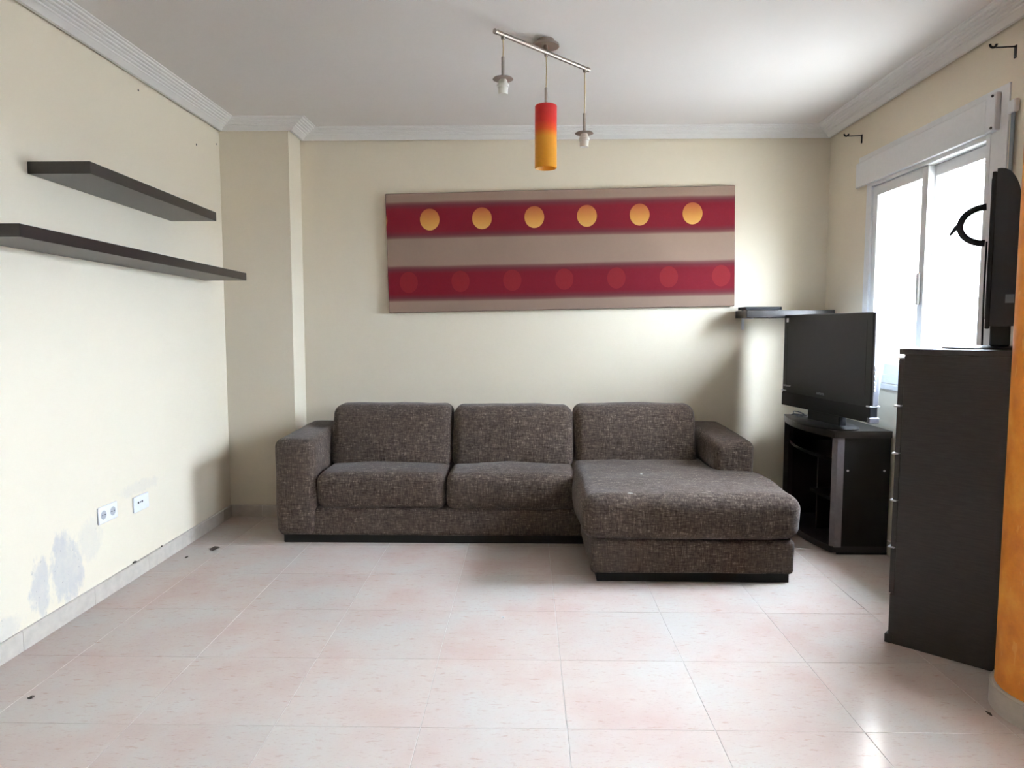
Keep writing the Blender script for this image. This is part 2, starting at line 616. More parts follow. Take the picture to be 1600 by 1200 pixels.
full = tile_mesh(g, T - g, g, T - g)
for i in range(-5, 5):
    for j in range(-11, 7):
        x0, y0 = GX0 + i * T, GY0 + j * T
        a0, a1 = max(x0 + g, LX), min(x0 + T - g, RX)
        b0, b1 = max(y0 + g, RY), min(y0 + T - g, BY)
        if a1 - a0 < 0.01 or b1 - b0 < 0.01:
            continue
        if a1 - a0 > T - 3 * g and b1 - b0 > T - 3 * g:
            me = full
        else:
            me = tile_mesh(a0 - x0, a1 - x0, b0 - y0, b1 - y0)
        o = bpy.data.objects.new('tile', me)
        COL.objects.link(o)
        o.location = (x0, y0, 0)
        o.parent = floor

# orange half-round wall end beside the chest
OX, OY, OR = 1.705, 2.195, 0.186


def stub(r):
    p = [(RX, OY - r), (RX, OY + r)]
    for k in range(25):
        a = PI / 2 + PI * k / 24
        p.append((OX + r * math.cos(a), OY + r * math.sin(a)))
    return p


struct(MB().prism(stub(OR), 0, CZ).build('wall_divider', m_orange, smooth=True, angle=40), 'orange sponge painted wall end with rounded edge', 'wall')
bb = MB()
outer, inner = stub(OR + 0.013), stub(OR)
outer[0], outer[1] = (RX, OY - OR - 0.013), (RX, OY + OR + 0.013)
bb.prism(outer, 0, 0.072)
bb.prism(stub(OR + 0.007), 0.072, 0.080)
struct(bb.build('baseboard_divider', m_skirt, smooth=True, angle=40), 'cream rounded skirting at the foot of the orange wall end', 'baseboard')

# skirting tiles
SK = 0.078


def skirting(name, label, p, q, nrm, phase):
    root = tag(bpy.data.objects.new(name, None), label, 'baseboard', None, 'structure')
    COL.objects.link(root)
    p, q, nrm = Vector(p), Vector(q), Vector(nrm)
    d = (q - p)
    ln = d.length
    d.normalize()
    s = -((-phase) % T) if phase else 0.0
    s = (phase % T) - T
    while s < ln - 0.005:
        a, b2 = max(s + 0.0012, 0), min(s + T - 0.0012, ln)
        s += T
        if b2 - a < 0.01:
            continue
        A, B = p + d * a, p + d * b2
        t = 0.010
        prof = [(0.0, 0.0), (t, 0.0), (t, SK - 0.004), (t - 0.004, SK), (0.0, SK)]
        vs = [tuple(Vector((A.x, A.y, 0)) + Vector((nrm.x, nrm.y, 0)) * o + Vector((0, 0, zz))) for o, zz in prof]
        vs += [tuple(Vector((B.x, B.y, 0)) + Vector((nrm.x, nrm.y, 0)) * o + Vector((0, 0, zz))) for o, zz in prof]
        fs = [(0, 1, 2, 3, 4), (9, 8, 7, 6, 5)] + [(i, 5 + i, 5 + (i + 1) % 5, (i + 1) % 5) for i in range(5)]
        MB().add(vs, fs).build('tile', m_skirt, root)
    return root


skirting('baseboard_left', 'cream tile skirting along the stained wall under the shelves', (LX, RY), (LX, PY), (1, 0), 3.031 - RY)
skirting('baseboard_pillar', 'cream tile skirting around the corner pillar foot', (LX + 0.01, PY), (PX, PY), (0, -1), 0.2)
skirting('baseboard_back', 'cream tile skirting behind the sofa', (PX, BY), (RX, BY), (0, -1), 0.1)
skirting('baseboard_right', 'cream tile skirting under the window', (RX, OY + OR + 0.02), (RX, BY - 0.01), (-1, 0), 0.1)

# plaster cornice, one mitred length per wall
path = [(LX, RY), (LX, PY), (PX, PY), (PX, BY), (RX, BY), (RX, RY)]
prof = [(0.0, -0.040), (0.014, -0.042), (0.014, -0.056), (0.030, -0.056), (0.052, -0.040)]
for k in range(5):
    d0, z0 = 0.054 + 0.0175 * k, -0.037 + 0.0068 * k
    prof += [(d0, z0), (d0 + 0.003, z0 - 0.0035), (d0 + 0.009, z0 - 0.001), (d0 + 0.0105, z0 + 0.0055)]
prof += [(0.146, -0.004), (0.148, 0.0)]
nP = len(path)


def normal(i):
    a, b2 = Vector(path[i % nP]), Vector(path[(i + 1) % nP])
    t = (b2 - a).normalized()
    return Vector((t.y, -t.x))


for i in range(nP):
    mb = MB()
    n0, n1, n2 = normal(i - 1), normal(i), normal(i + 1)
    A, B = Vector(path[i]), Vector(path[(i + 1) % nP])
    vs = []
    for (base, na, nb) in ((A, n0, n1), (B, n1, n2)):
        for d, zz in prof:
            p = base + (na + nb) * d
            vs.append((p.x, p.y, CZ + zz))
    k = len(prof)
    mb.add(vs, [(q, k + q, k + q + 1, q + 1) for q in range(k - 1)])
    where = ['above the long shelves', 'on the pillar face', 'on the pillar side', 'above the striped canvas', 'above the window', 'on the wall facing the sofa'][i]
    struct(mb.build('trim_%d' % (i + 1), m_plaster), 'white ridged plaster cornice ' + where, 'cornice')

# ------------------------------------------------------------------ sliding window
win = tag(thing('window_1', 'white sliding window with two panes and roller shutter box', 'window', (RX, 0, 0)), kind='structure')


def yz_frame(mb, y0, y1, z0, z1, wy, wz0, wz1, x0, x1, ch=0.002):
    mb.box(x0, x1, y0, y0 + wy, z0, z1, ch)
    mb.box(x0, x1, y1 - wy, y1, z0, z1, ch)
    mb.box(x0, x1, y0 + wy, y1 - wy, z0, z0 + wz0, ch)
    mb.box(x0, x1, y0 + wy, y1 - wy, z1 - wz1, z1, ch)
    return mb


yz_frame(MB(), WY0, WY1, WZ0, WZ1, 0.030, 0.045, 0.035, -0.008, 0.085).build('window_frame', m_white, win)
for (y0, y1, x0, hy) in ((3.600, 4.153, 0.004, 3.632), (3.147, 3.650, 0.042, 3.62)):
    sash = yz_frame(MB(), y0, y1, WZ0 + 0.047, WZ1 - 0.037, 0.052, 0.06, 0.055, x0, x0 + 0.030).build('sash', m_white, win)
    MB().box(x0 + 0.012, x0 + 0.017, y0 + 0.05, y1 - 0.05, WZ0 + 0.105, WZ1 - 0.09).build('pane', m_glass, sash)
    if x0 < 0.02:
        MB().box(-0.012, 0.004, hy - 0.011, hy + 0.011, 1.34, 1.50, 0.004).build('handle', m_silver, sash)
    MB().box(x0 + 0.0105, x0 + 0.0195, y0 + 0.047, y0 + 0.053, WZ0 + 0.10, WZ1 - 0.085).build('gasket', m_hole, sash)
MB().box(0.085, WR + 0.03, WY0, WY1, WZ0 - 0.03, WZ0 + 0.0, 0.004).build('outer_sill', m_marble, win)
MB().box(-0.028, 0.0, WY0 - 0.06, WY1 + 0.06, WZ0 - 0.032, WZ0 - 0.002, 0.004).build('window_sill', m_marble, win)
# rolled-up shutter: the last slats hang in view
for k in range(3):
    MB().box(0.10, 0.112, WY0 + 0.005, WY1 - 0.005, WZ1 - 0.045 - 0.043 * k, WZ1 - 0.006 - 0.043 * k, 0.003).build('shutter_slat', m_white, win)
for yy in (WY0, WY1 - 0.03):
    MB().box(0.088, 0.12, yy, yy + 0.03, WZ0, WZ1, 0.002).build('shutter_guide', m_white, win)
# flat surround, then the box cover
sur = MB()
sur.box(-0.006, 0, 3.012, 4.325, 2.06, 2.222)
sur.box(-0.006, 0, 3.012, WY0, 0.93, 2.06)
sur.box(-0.006, 0, WY1, 4.215, 0.93, 2.06)
sur.build('surround', m_white, win)
bx = MB().box(-0.026, -0.006, 3.128, 4.318, 2.045, 2.186, 0.003).build('shutter_box', m_white, win)
MB().box(-0.010, -0.006, 3.128, 4.30, 2.190, 2.200, 0.001).build('cover_strip', m_white, win)
ec = MB().box(-0.030, -0.006, 3.060, 3.124, 2.045, 2.200, 0.003).build('end_cap', m_white2, win)
for zz in (2.058, 2.188):
    MB().tube([(-0.034, 3.080, zz), (-0.029, 3.080, zz)], 0.006, 8).build('screw', m_iron, ec)
MB().box(-0.016, -0.009, 2.962, 2.984, 0.95, 2.10, 0.002).build('shutter_strap', m_grey, win)
MB().box(-0.030, -0.002, 2.940, 3.006, 0.78, 0.98, 0.006).build('strap_winder', m_white2, win)
MB().box(-0.024, -0.002, 2.950, 2.996, 2.09, 2.14, 0.004).build('strap_guide', m_white2, win)

# second window in the same wall, outside the picture
w2 = tag(thing('window_right_offscreen', 'white window in the cream wall past the orange wall end', 'window', (RX, 0, 0)), kind='structure')
yz_frame(MB(), DY0, DY1, DZ0, DZ1, 0.06, 0.06, 0.06, 0.05, 0.12).box(0.05, 0.12, 1.26, 1.34, DZ0 + 0.06, DZ1 - 0.06, 0.002).build('window_frame', m_white, w2)
for (y0, y1) in ((DY0 + 0.06, 1.26), (1.34, DY1 - 0.06)):
    MB().box(0.082, 0.088, y0, y1, DZ0 + 0.06, DZ1 - 0.06).build('pane', m_glass, w2)

# ------------------------------------------------------------------ sofa
sofa = thing('sofa', 'large brown grey tweed corner sofa with chaise end on black plinth', 'sofa', (0, 0, 0))


def part(mb, name, m, parent, **kw):
    return mb.build(name, m, parent, smooth=True, **kw)


# base under the seats, with front rail
part(MB().soft(-1.405, 0.36, 3.945, 4.66, 0.045, 0.205, 0.022, (0, 0.006, 0), 12, 0.003, 1), 'base', m_tweed, sofa)
part(MB().soft(0.315, 1.288, 3.345, 4.66, 0.045, 0.212, 0.022, (0.004, 0.006, 0), 12, 0.003, 2), 'chaise_base', m_tweed, sofa)
MB().box(-1.385, 0.36, 3.962, 4.64, 0, 0.05, 0.003).build('plinth', m_plinth, sofa)
MB().box(0.345, 1.270, 3.368, 4.64, 0, 0.05, 0.003).build('chaise_plinth', m_plinth, sofa)


def armw(w):
    # arm tops slope up slightly towards the back
    t = max(0, min(1, (w.y - 3.93) / 0.7))
    k = max(0, min(1, (w.z - 0.25) / 0.3))
    return Vector((w.x, w.y, w.z + 0.018 * t * k))


part(MB().soft(-1.422, -1.192, 3.925, 4.665, 0.048, 0.598, 0.045, (0.006, 0.008, 0.006), 14, 0.004, 3, armw), 'armrest', m_tweed, sofa)
part(MB().soft(1.052, 1.272, 3.925, 4.665, 0.10, 0.598, 0.045, (0.006, 0.008, 0.006), 14, 0.004, 4, armw), 'armrest', m_tweed, sofa)
part(MB().soft(-1.21, 1.07, 4.52, 4.668, 0.15, 0.625, 0.035, (0, 0.004, 0), 14, 0.003, 5), 'back_frame', m_tweed, sofa)


def backw(y0):
    def f(w):
        t = (w.z - 0.40) / 0.36
        return Vector((w.x, w.y + 0.11 * max(0, t), w.z))
    return f


for i, (x0, x1) in enumerate(((-1.185, -0.452), (-0.443, 0.287), (0.298, 1.030))):
    part(MB().soft(x0, x1, 4.205, 4.415, 0.385, (0.750, 0.744, 0.752)[i], 0.055, (0.004, 0.026, 0.006), 18, 0.006, 11 + i * 3, backw(0)), 'back_cushion', m_tweed, sofa)


def seatw(w):
    # front edge rolled over, pinched at the bottom
    t = max(0, min(1, (0.30 - w.z) / 0.10))
    f = max(0, min(1, (4.05 - w.y) / 0.12))
    return Vector((w.x, w.y + 0.012 * t * f, w.z))


part(MB().soft(-1.188, -0.456, 3.922, 4.47, 0.200, 0.408, 0.050, (0.003, 0.012, 0.016), 18, 0.006, 21, seatw), 'seat_cushion', m_tweed, sofa)
part(MB().soft(-0.449, 0.292, 3.918, 4.47, 0.198, 0.407, 0.050, (0.003, 0.014, 0.018), 18, 0.007, 25, seatw), 'seat_cushion', m_tweed, sofa)


def chaw(w):
    # narrower where it slides between seat cushion and armrest
    if w.y > 3.88 and w.x > 1.02:
        t = min(1, (w.y - 3.88) / 0.06)
        return Vector((min(w.x, 1.30 - 0.252 * t), w.y, w.z))
    return w


part(MB().soft(0.268, 1.318, 3.325, 4.47, 0.207, 0.432, 0.070, (0.012, 0.012, 0.012), 26, 0.007, 31, chaw), 'chaise_cushion', m_tweed, sofa)

# ------------------------------------------------------------------ striped canvas on the back wall
cv = thing('wall_canvas', 'wide fabric covered canvas with two red bands and rows of round spots', 'wall art', (0.222, BY, 1.733))
cv.rotation_euler = (0, math.radians(-1.15), 0)
MB().box(-CW / 2, CW / 2, -0.034, -0.003, -CH / 2, CH / 2, 0.004).build('canvas', m_canvas, cv)
fr = MB()
for (x0, x1, z0, z1) in ((-CW / 2 + 0.02, CW / 2 - 0.02, CH / 2 - 0.05, CH / 2 - 0.015), (-CW / 2 + 0.02, CW / 2 - 0.02, -CH / 2 + 0.015, -CH / 2 + 0.05)):
    fr.box(x0, x1, -0.003, 0.0, z0, z1)
fr.build('stretcher_frame', m_canvas_side, cv)

# ------------------------------------------------------------------ floating shelves
SHF = -1.674


def float_shelf(name, label, y0, y1, z0, z1, droop):
    o = thing(name, label, 'shelf', (LX, (y0 + y1) / 2, z0), 0)
    o.rotation_euler = (math.radians(-droop), 0, 0)
    h = (y1 - y0) / 2
    MB().box(0.0, SHF - LX, -h, h, 0.0, z1 - z0, 0.0015).build('board', m_wenge, o)
    return o


float_shelf('floating_shelf', 'shorter dark brown floating shelf, the upper of two on the cream wall', 2.752, 3.865, 1.809, 1.856, 0.9)
float_shelf('floating_shelf', 'longer dark brown floating shelf, the lower of two on the cream wall', 2.350, 4.258, 1.518, 1.562, 0.6)

sb = thing('floating_shelf', 'short dark shelf on the back wall behind the television', 'shelf', (1.383, BY, 1.288))
MB().box(0, 0.548, -0.243, 0, 0, 0.047, 0.0015).build('board', m_wenge, sb)
for xx in (0.04, 0.50):
    br = MB().box(xx, xx + 0.018, -0.205, -0.0005, -0.004, 0, 0.001)
    br.box(xx, xx + 0.018, -0.004, -0.0005, -0.075, -0.004, 0.001)
    br.build('bracket', m_white2, sb)
rt = thing('set_top_box', 'flat black set top box lying on the short back wall shelf', 'set top box', (1.50, BY - 0.13, 1.3352), 0.0)
MB().prism([(-0.115, -0.085), (0.10, -0.085), (0.115, -0.07), (0.115, 0.08), (-0.115, 0.08)], 0.004, 0.022).build('case', m_blackm, rt)
for xx in (-0.09, 0.09):
    for yy in (-0.06, 0.06):
        MB().lathe([(0.008, 0), (0.009, 0.005)], 10, (xx, yy, 0)).build('foot', m_hole, rt)

# ------------------------------------------------------------------ pendant lamp
lamp = thing('pendant_lamp', 'ceiling lamp with nickel bar, one red to yellow glass shade and two bare sockets', 'lamp', (0.085, 3.221, CZ))
MB().lathe([(0.0, 0.0), (0.038, 0.0), (0.038, -0.020), (0.060, -0.021), (0.060, -0.030), (0.0, -0.031)][::-1], 32, (0.0, 0.045, 0)).build('canopy', m_nickel_d, lamp, smooth=True, angle=35)
MB().tube([(0.0, 0.03, -0.030), (0.0, 0.0, -0.068)], 0.009, 10).build('stem', m_nickel_d, lamp, smooth=True, angle=40)
BA, BB = Vector((-0.212, -0.225, -0.070)), Vector((0.204, 0.216, -0.070))
bar = MB().tube([BA, BB], 0.0095, 14).build('bar', m_steel, lamp, smooth=True, angle=40)
MB().tube([BA - (BB - BA).normalized() * 0.004, BA + (BB - BA).normalized() * 0.012], 0.0108, 14).build('end_cap', m_nickel_d, bar, smooth=True, angle=40)
MB().tube([BB - (BB - BA).normalized() * 0.012, BB + (BB - BA).normalized() * 0.004], 0.0108, 14).build('end_cap', m_nickel_d, bar, smooth=True, angle=40)
for (px, py, zc, zt, shade) in ((-0.182, -0.193, 2.338, 2.258, 0), (0.001, 0.0, 2.277, 2.203, 1), (0.186, 0.195, 2.223, 2.140, 0)):
    zb = -0.078
    MB().lathe([(0.007, zb - 0.012), (0.009, zb)], 10, (px, py, 0)).build('cord_grip', m_steel, lamp, smooth=True, angle=40)
    c0, c1 = zb - 0.010, zc - CZ
    MB().tube([(px, py, c0), (px + 0.0015, py, (c0 + c1) / 2), (px, py, c1)], 0.0024, 8).build('cord', m_cord, lamp, smooth=True, angle=40)
    z1 = zt - CZ
    MB().tube([(px, py, c1 + 0.002), (px, py, z1)], 0.0068, 12).build('tube', m_nickel_d, lamp, smooth=True, angle=40)
    if shade:
        sh = MB()
        r = 0.0485
        sh.lathe([(0.008, 0.272), (r - 0.004, 0.272), (r, 0.268), (r, 0.002), (r - 0.003, 0.0), (r - 0.004, 0.002), (r - 0.004, 0.262), (0.008, 0.266)][::-1], 40)
        so = sh.build('shade', m_shade, lamp, smooth=True, angle=40)
        so.location = (px, py, 1.931 - CZ)
        MB().lathe([(0.014, -0.09), (0.019, -0.05), (0.019, 0.0), (0.010, 0.0)], 18, (px, py, z1)).build('socket', m_sock, lamp, smooth=True, angle=40)
    else:
        MB().lathe([(0.005, 0.001), (0.040, -0.003), (0.043, -0.007), (0.040, -0.0085), (0.005, -0.008)][::-1], 30, (px, py, z1)).build('disc', m_nickel_d, lamp, smooth=True, angle=40)
        sk = MB().lathe([(0.013, -0.068), (0.019, -0.068), (0.021, -0.040), (0.025, -0.039), (0.025, -0.028), (0.020, -0.026), (0.017, -0.012), (0.014, -0.007)], 22, (px, py, z1)).build('socket', m_sock, lamp, smooth=True, angle=35)
        MB().lathe([(0.0, -0.0675), (0.0125, -0.0675)][::-1], 16, (px, py, z1 - 0.0003)).build('contact', m_socket_in, sk)

# ------------------------------------------------------------------ corner television stand
st = thing('television_stand', 'dark wood television stand with bowed open front and grey corner posts', 'television stand', (1.0, 0, 0))
YA, YB = 3.805, 4.53
XF, XB = 0.655, 0.955                     # front / back, local x


def bow(y, depth=0.055):
    t = (y - YA) / (YB - YA) * 2 - 1
    return -depth * (1 - t * t)


def deck(z0, z1, inset, ya, yb, depth, xb=XB):
    p = [(xb, ya), (xb, yb)]
    for k in range(17):
        y = yb + (ya - yb) * k / 16
        p.append((XF + inset + bow(y, depth), y))
    return MB().prism(p, z0, z1)


deck(0.638, 0.676, -0.010, YA - 0.012, YB + 0.012, 0.055).build('top', m_wenge, st)
deck(0.010, 0.045, 0.0, YA, YB, 0.055).build('bottom_panel', m_wenge, st)
deck(0.50, 0.518, 0.03, YA + 0.018, YB - 0.018, 0.055, XB - 0.014).build('shelf', m_wenge, st)
deck(0.27, 0.288, 0.05, YA + 0.018, 4.16, 0.03, XB - 0.014).build('shelf', m_wenge, st)
for y0 in (YA, YB - 0.018):
    MB().box(XF + 0.045, XB, y0, y0 + 0.018, 0.045, 0.638).build('side_panel', m_plinth, st)
MB().box(XF + 0.06, XB - 0.014, 4.15, 4.165, 0.045, 0.50).build('divider', m_wenge, st)
MB().box(XB - 0.014, XB, YA + 0.018, YB - 0.018, 0.045, 0.638).build('back_panel', m_plinth, st)
for y0 in (YA - 0.004, YB - 0.018):
    MB().prism([(XF - 0.004, y0 + 0.022), (XF + 0.016, y0), (XF + 0.052, y0), (XF + 0.052, y0 + 0.022)], 0.040, 0.638).build('corner_post', m_edge if y0 < 4 else m_wenge, st)
MB().box(XF + 0.03, XB, YA - 0.004, YA + 0.004, 0.0, 0.012).build('foot_rail', m_plinth, st)
MB().box(XF + 0.03, XB, YB - 0.02, YB - 0.004, 0.0, 0.012).build('foot_rail', m_plinth, st)
for xx in (XF + 0.075, XB - 0.03):
    MB().tube([(xx, YA - 0.003, 0.46), (xx, YA + 0.004, 0.46)], 0.006, 10).build('screw_cap', m_silver, st)

# ------------------------------------------------------------------ television on the stand
tvx0, tvy0 = 1.607, 4.470        # far end
tvx1, tvy1 = 1.738, 3.600        # near end
tl_ = math.hypot(tvx1 - tvx0, tvy1 - tvy0)
ang = math.atan2(tvy1 - tvy0, tvx1 - tvx0)       # local +x runs from far end to near end
mx_, my_ = (tvx0 + tvx1) / 2, (tvy0 + tvy1) / 2
tv = thing('television', 'black flat television with silver side edge on the dark stand', 'television', (mx_, my_, 0.6765), ang)
# local: x along the screen, -y is the front (towards the room), z up
hw = tl_ / 2
zb, zt = 0.070, 0.628
body = MB().box(-hw, hw, 0.0, 0.040, zb, zt, 0.005).build('bezel', m_black, tv)
MB().box(-hw + 0.05, hw - 0.05, -0.0015, 0.003, zb + 0.135, zt - 0.04).build('screen', m_screen, tv)
MB().box(-hw + 0.042, -hw + 0.046, -0.002, 0.002, zb + 0.13, zt - 0.07).build('groove', m_hole, body)
MB().box(-hw - 0.001, hw + 0.001, -0.003, 0.040, zb, zb + 0.082, 0.003).build('speaker_bar', m_blackm, tv)
MB().box(hw - 0.004, hw + 0.006, 0.006, 0.040, zb + 0.085, zt, 0.003).build('side_trim', m_trim, tv)
MB().box(hw - 0.030, hw + 0.004, -0.006, 0.05, zb + 0.078, zb + 0.086, 0.002).build('accent_strip', m_silver, tv)
MB().box(-hw - 0.003, -hw + 0.05, -0.006, 0.03, zb + 0.090, zb + 0.095, 0.001).build('accent_strip', m_silver, tv)
MB().box(hw - 0.020, hw + 0.004, -0.005, 0.05, zb - 0.004, zb + 0.026, 0.003).build('corner_cap', m_trim, tv)
for k, zz in enumerate((0.160, 0.178, 0.196, 0.218, 0.245, 0.268)):
    MB().box(hw + 0.004, hw + 0.010, 0.012, 0.020, zb + zz, zb + zz + (0.010 if k < 3 else 0.017), 0.001).build('button', m_white2, tv)
# deep rear shell: full depth high up, raked back in towards the bottom
MB().extrude_x([(0.040, zb + 0.02), (0.040, zt - 0.03), (0.050, zt - 0.05), (0.052, zt - 0.22), (0.085, zt - 0.225), (0.085, zt - 0.25), (0.045, zb + 0.02)], -hw + 0.08, hw - 0.025).build('rear_shell', m_grey, tv)
MB().box(-0.16, 0.16, 0.010, 0.055, 0.012, zb + 0.01, 0.006).build('neck', m_blackm, tv)
MB().lathe([(0.0, 0.0), (0.185, 0.0), (0.185, 0.008), (0.165, 0.015), (0.0, 0.018)], 40, (0, 0.025, 0), 1.35, 0.72).build('foot_plate', m_black, tv, smooth=True, angle=30)
MB().box(-hw + 0.032, -hw + 0.055, -0.0032, -0.0005, zt - 0.045, zt - 0.020).build('sticker', m_white2, tv)
# small maker's lettering, too small to be read in the photograph: rows of tiny strokes
def strokes(x0, x1, z0, h, n):
    mb = MB()
    w_ = (x1 - x0) / n
    for k in range(n):
        a = x0 + k * w_
        mb.box(a, a + w_ * 0.28, -0.0036, -0.0012, z0, z0 + h)
        mb.box(a + w_ * 0.28, a + w_ * 0.75, -0.0036, -0.0012, z0 + (0, h * 0.4, h * 0.8)[k % 3], z0 + (0, h * 0.4, h * 0.8)[k % 3] + h * 0.2)
    return mb


strokes(-hw + 0.02, -hw + 0.105, zb + 0.118, 0.010, 9).build('lettering', m_silver, tv)
strokes(-0.05, 0.03, zb + 0.100, 0.012, 7).build('lettering', m_grey, tv)

cb = thing('television_cable', 'thin black cable loop lying on the stand below the television', 'cable', (1.700, 4.440, 0.6775))
pts = []
for k in range(41):
    a = 2 * PI * k / 40 * 1.35
    rr = 0.045 + 0.010 * math.sin(1.7 * a)
    pts.append((rr * math.cos(a) * 0.8, rr * math.sin(a) * 0.9, 0.0045 + 0.020 * max(0, math.sin(a * 0.74))))
pts += [(0.02, -0.08, 0.012), (0.012, -0.12, 0.008)]
MB().tube(pts, 0.0035, 8).build('lead', m_hole, cb, smooth=True)
MB().box(0.003, 0.021, -0.160, -0.118, 0.001, 0.016, 0.002).build('plug', m_silver, cb)

# ------------------------------------------------------------------ tall chest of drawers, turned to the room
CU = Vector((0.731, -0.682, 0)).normalized()
ang_c = math.atan2(CU.y, CU.x)
chest = thing('chest_of_drawers', 'tall dark brown chest of five drawers turned sideways by orange wall', 'chest of drawers', (1.414, 2.723, 0), ang_c)
# local: x = front to back (away from drawer fronts), y = width (away from the viewer), z up
CD, CWI, CHH = 0.392, 0.362, 1.148
for y0 in (0.0, CWI - 0.018):
    MB().box(0.020, CD, y0, y0 + 0.018, 0.0, CHH - 0.022, 0.001).build('side_panel', m_chest, chest)
MB().box(0.0, CD, 0.0, CWI, CHH - 0.022, CHH, 0.002).build('top', m_chest, chest)
MB().box(CD - 0.010, CD, 0.018, CWI - 0.018, 0.0, CHH - 0.022).build('back_panel', m_chest, chest)
MB().box(0.004, 0.022, 0.0, CWI, 0.0, 0.196, 0.001).build('base_panel', m_chest, chest)
MB().box(-0.008, 0.020, -0.004, CWI, 0.0, 0.035, 0.002).build('skirting_rail', m_chest, chest)
for k in range(5):
    z0 = 0.200 + 0.1835 * k
    dr = MB().box(0.0, 0.019, 0.001, CWI - 0.001, z0, z0 + 0.176, 0.0015).build('drawer', m_chest, chest)
    MB().box(-0.012, 0.012, 0.003, CWI - 0.003, z0 + 0.1763, z0 + 0.1815, 0.001).build('handle_strip', m_silver, dr)
    MB().box(0.02, CD - 0.03, 0.024, CWI - 0.024, z0 + 0.012, z0 + 0.14).build('drawer_box', m_plinth, dr)

# ------------------------------------------------------------------ second television on the chest, seen from its side
t2 = thing('television', 'dark television seen edge on, standing on the tall chest', 'television', (1.762, 2.690, CHH + 0.0006), math.atan2(0.839, 0.544))
# local: x along the screen (away from viewer), +y is the screen side (towards the sofa corner)
W2 = 0.19
prof2 = [(0.030, 0.085), (0.030, 0.630)]
for k in range(9):
    a = PI / 2 * k / 8
    prof2.append((0.018 - 0.064 * math.sin(a), 0.490 + 0.140 * math.cos(a)))
prof2 += [(-0.046, 0.40), (-0.044, 0.20), (-0.040, 0.085)]
MB().extrude_x(prof2, -W2, W2).build('housing', m_bluedark, t2, smooth=True, angle=30)
MB().box(-W2 - 0.004, W2 + 0.004, 0.030, 0.044, 0.075, 0.620, 0.003).build('bezel', m_black, t2)
MB().box(-W2 + 0.02, W2 - 0.02, 0.044, 0.0455, 0.11, 0.60).build('screen', m_screen, t2)
MB().box(-0.06, 0.06, -0.035, 0.028, 0.012, 0.09, 0.004).build('neck', m_bluedark, t2)
MB().lathe([(0.0, 0.0), (0.13, 0.0), (0.13, 0.004), (0.115, 0.010), (0.0, 0.013)], 36, (0, 0.045, 0), 0.9, 1.05).build('foot_plate', m_black, t2, smooth=True, angle=30)
MB().box(-W2 - 0.001, -W2 + 0.002, -0.038, -0.012, 0.165, 0.195).build('sticker', m_grey, t2)

ring = thing('cable_coil', 'dark ring of coiled cable with a loose end against the bright window', 'cable', (1.762, 2.690, CHH), math.atan2(0.839, 0.544))
pts = []
for k in range(25):
    a = PI / 2 - PI * k / 24
    pts.append((-0.05, 0.058 + 0.080 * math.cos(a), 0.455 + 0.066 * math.sin(a)))
MB().tube(pts, 0.0125, 10).build('loop', m_blackm, ring, smooth=True)
MB().tube([(-0.05, 0.132, 0.468), (-0.05, 0.150, 0.452), (-0.05, 0.170, 0.424)], [0.010, 0.009, 0.004], 8).build('loose_end', m_blackm, ring, smooth=True)
MB().tube([(-0.05, 0.052, 0.395), (-0.05, 0.053, 0.25), (-0.05, 0.050, 0.014)], 0.003, 6).build('lead', m_blackm, ring, smooth=True)

# ------------------------------------------------------------------ sockets
def socket_plate(name, label, y0, y1, z0, z1):
    o = thing(name, label, 'socket', (LX, (y0 + y1) / 2, (z0 + z1) / 2))
    MB().box(0, 0.009, -(y1 - y0) / 2, (y1 - y0) / 2, -(z1 - z0) / 2, (z1 - z0) / 2, 0.003).build('plate', m_white2, o)
    return o


def xdisc(r, x0, x1, y, z, n=20):
    return MB().tube([(x0, y, z), (x1, y, z)], r, n)


s1 = socket_plate('power_socket', 'white double power socket low on the stained wall', 3.085, 3.232, 0.343, 0.420)
for yy in (-0.036, 0.036):
    wl = xdisc(0.0205, 0.007, 0.0096, yy, 0).build('well', m_socket_in, s1)
    for dy in (-0.0095, 0.0095):
        xdisc(0.003, 0.0090, 0.0102, yy + dy, 0, 8).build('pin_hole', m_hole, wl)
s2_ = socket_plate('aerial_socket', 'white aerial socket with three small black holes beside the double power socket', 3.372, 3.508, 0.321, 0.399)
for dy, r in ((-0.030, 0.006), (-0.012, 0.004), (0.004, 0.006)):
    xdisc(r, 0.0080, 0.0102, dy, 0.006, 10).build('hole', m_hole, s2_)

# ------------------------------------------------------------------ curtain rod brackets
for (yy, zz, lab) in ((4.312, 2.350, 'dark iron curtain rod bracket between the window and the back wall'), (2.997, 2.355, 'dark iron curtain rod bracket between the window and the orange wall')):
    o = thing('curtain_rod_bracket', lab, 'bracket', (RX, yy, zz), 0, 'curtain rod brackets over the window')
    MB().box(-0.004, 0, -0.007, 0.007, -0.045, 0.006, 0.001).build('wall_plate', m_iron, o)
    MB().tube([(-0.003, 0, 0.0), (-0.080, 0, -0.003)], 0.0028, 8).build('arm', m_iron, o, smooth=True, angle=40)
    pts = []
    for k in range(11):
        a = PI * (1.0 + k / 10)
        pts.append((-0.092 + 0.013 * math.cos(a) * -1, 0, 0.010 + 0.013 * math.sin(a)))
    MB().tube(pts, 0.0045, 8).build('hook', m_iron, o, smooth=True)

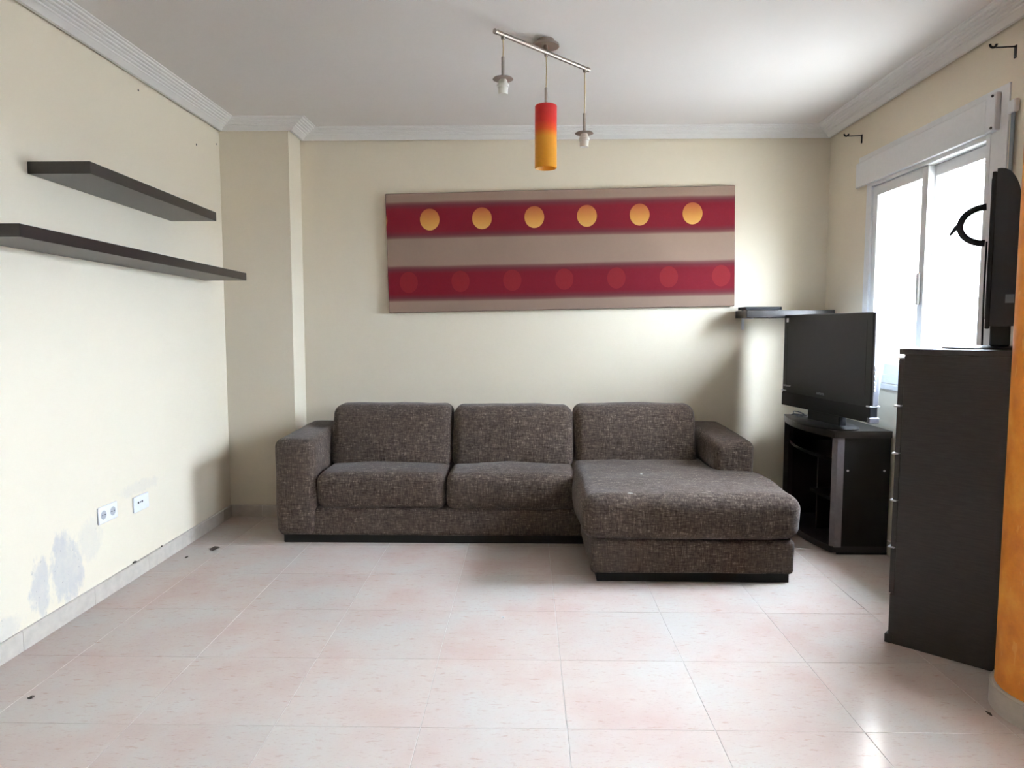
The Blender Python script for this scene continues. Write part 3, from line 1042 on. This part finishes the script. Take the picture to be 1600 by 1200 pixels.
# ------------------------------------------------------------------ litter on the floor
def flake(name, label, cat, m, x, y, sx, sy, h, seed, group=None, z=0.0005):
    rnd = random.Random(seed)
    n = 9
    vs, rim = [], []
    for k in range(n):
        a = 2 * PI * k / n
        r = 0.75 + 0.35 * rnd.random()
        vs.append((sx * r * math.cos(a), sy * r * math.sin(a), h * 0.6 * rnd.random()))
    vs.append((0, 0, h))
    top = len(vs) - 1
    for k in range(n):
        vs.append((vs[k][0] * 0.9, vs[k][1] * 0.9, 0.0 if k % 2 else vs[k][2] * 0.5))
    vs.append((0, 0, h * 0.45))
    fs = [(k, (k + 1) % n, top) for k in range(n)]
    fs += [(top + 1 + (k + 1) % n, top + 1 + k, 2 * n + 1) for k in range(n)]
    fs += [(k, top + 1 + k, top + 1 + (k + 1) % n, (k + 1) % n) for k in range(n)]
    o = MB().add(vs, fs).build(name, m)
    o.location = (x, y, z)
    return tag(o, label, cat, group)


flake('dry_leaf', 'dark curled dry leaf on the tiles near the sofa armrest', 'leaf', m_leaf, -1.731, 3.836, 0.026, 0.034, 0.012, 1)
flake('leaf_crumb', 'tiny dark crumb on the tiles between dry leaf and skirting', 'crumb', m_leaf, -1.816, 3.683, 0.009, 0.016, 0.006, 2)
flake('leaf_crumb', 'small dark crumb on the floor tiles below the damp stain', 'crumb', m_leaf, -1.645, 2.243, 0.010, 0.013, 0.005, 3)
flake('paint_flake', 'small white flake on the open floor in front of the sofa', 'flake', m_crumb, -0.096, 2.927, 0.007, 0.010, 0.006, 4)
flake('leaf_crumb', 'small dark crumb at the foot of the orange wall end', 'crumb', m_leaf, 1.478, 2.205, 0.006, 0.018, 0.005, 6)
flake('skirting_crumb', 'grey brown crumb lying on top of the skirting below the sockets', 'crumb', m_leaf, LX + 0.006, 3.36, 0.005, 0.022, 0.012, 7, None, SK)
flake('skirting_crumb', 'dark crumb on the skirting just before the sofa shadow', 'crumb', m_leaf, LX + 0.006, 3.62, 0.005, 0.012, 0.008, 8, None, SK)

# dark screw holes left in the stained wall
wl_ = bpy.data.objects['wall_left']
for (yy, zz, r) in ((4.196, 2.288, 0.007), (3.582, 2.398, 0.006), (4.47, 2.36, 0.005)):
    MB().tube([(LX - 0.002, yy, zz), (LX + 0.0006, yy, zz)], r, 10).build('screw_hole', m_iron, wl_)

# scraps of lint lying on the chaise cushion
cush = [o for o in sofa.children if o.name.startswith('chaise_cushion')][0].data


def top_z(x, y):
    return max((v.co.z for v in cush.vertices if abs(v.co.x - x) < 0.035 and abs(v.co.y - y) < 0.035), default=0.44)


flake('lint_scrap', 'pale twisted scrap of lint near the front edge of the chaise cushion', 'lint', m_lint, 0.50, 3.385, 0.022, 0.004, 0.004, 21, None, top_z(0.50, 3.385) - 0.004)
flake('lint_scrap', 'tiny white scrap of lint in the middle of the chaise cushion', 'lint', m_lint, 0.62, 3.78, 0.007, 0.007, 0.005, 22, None, top_z(0.62, 3.78))
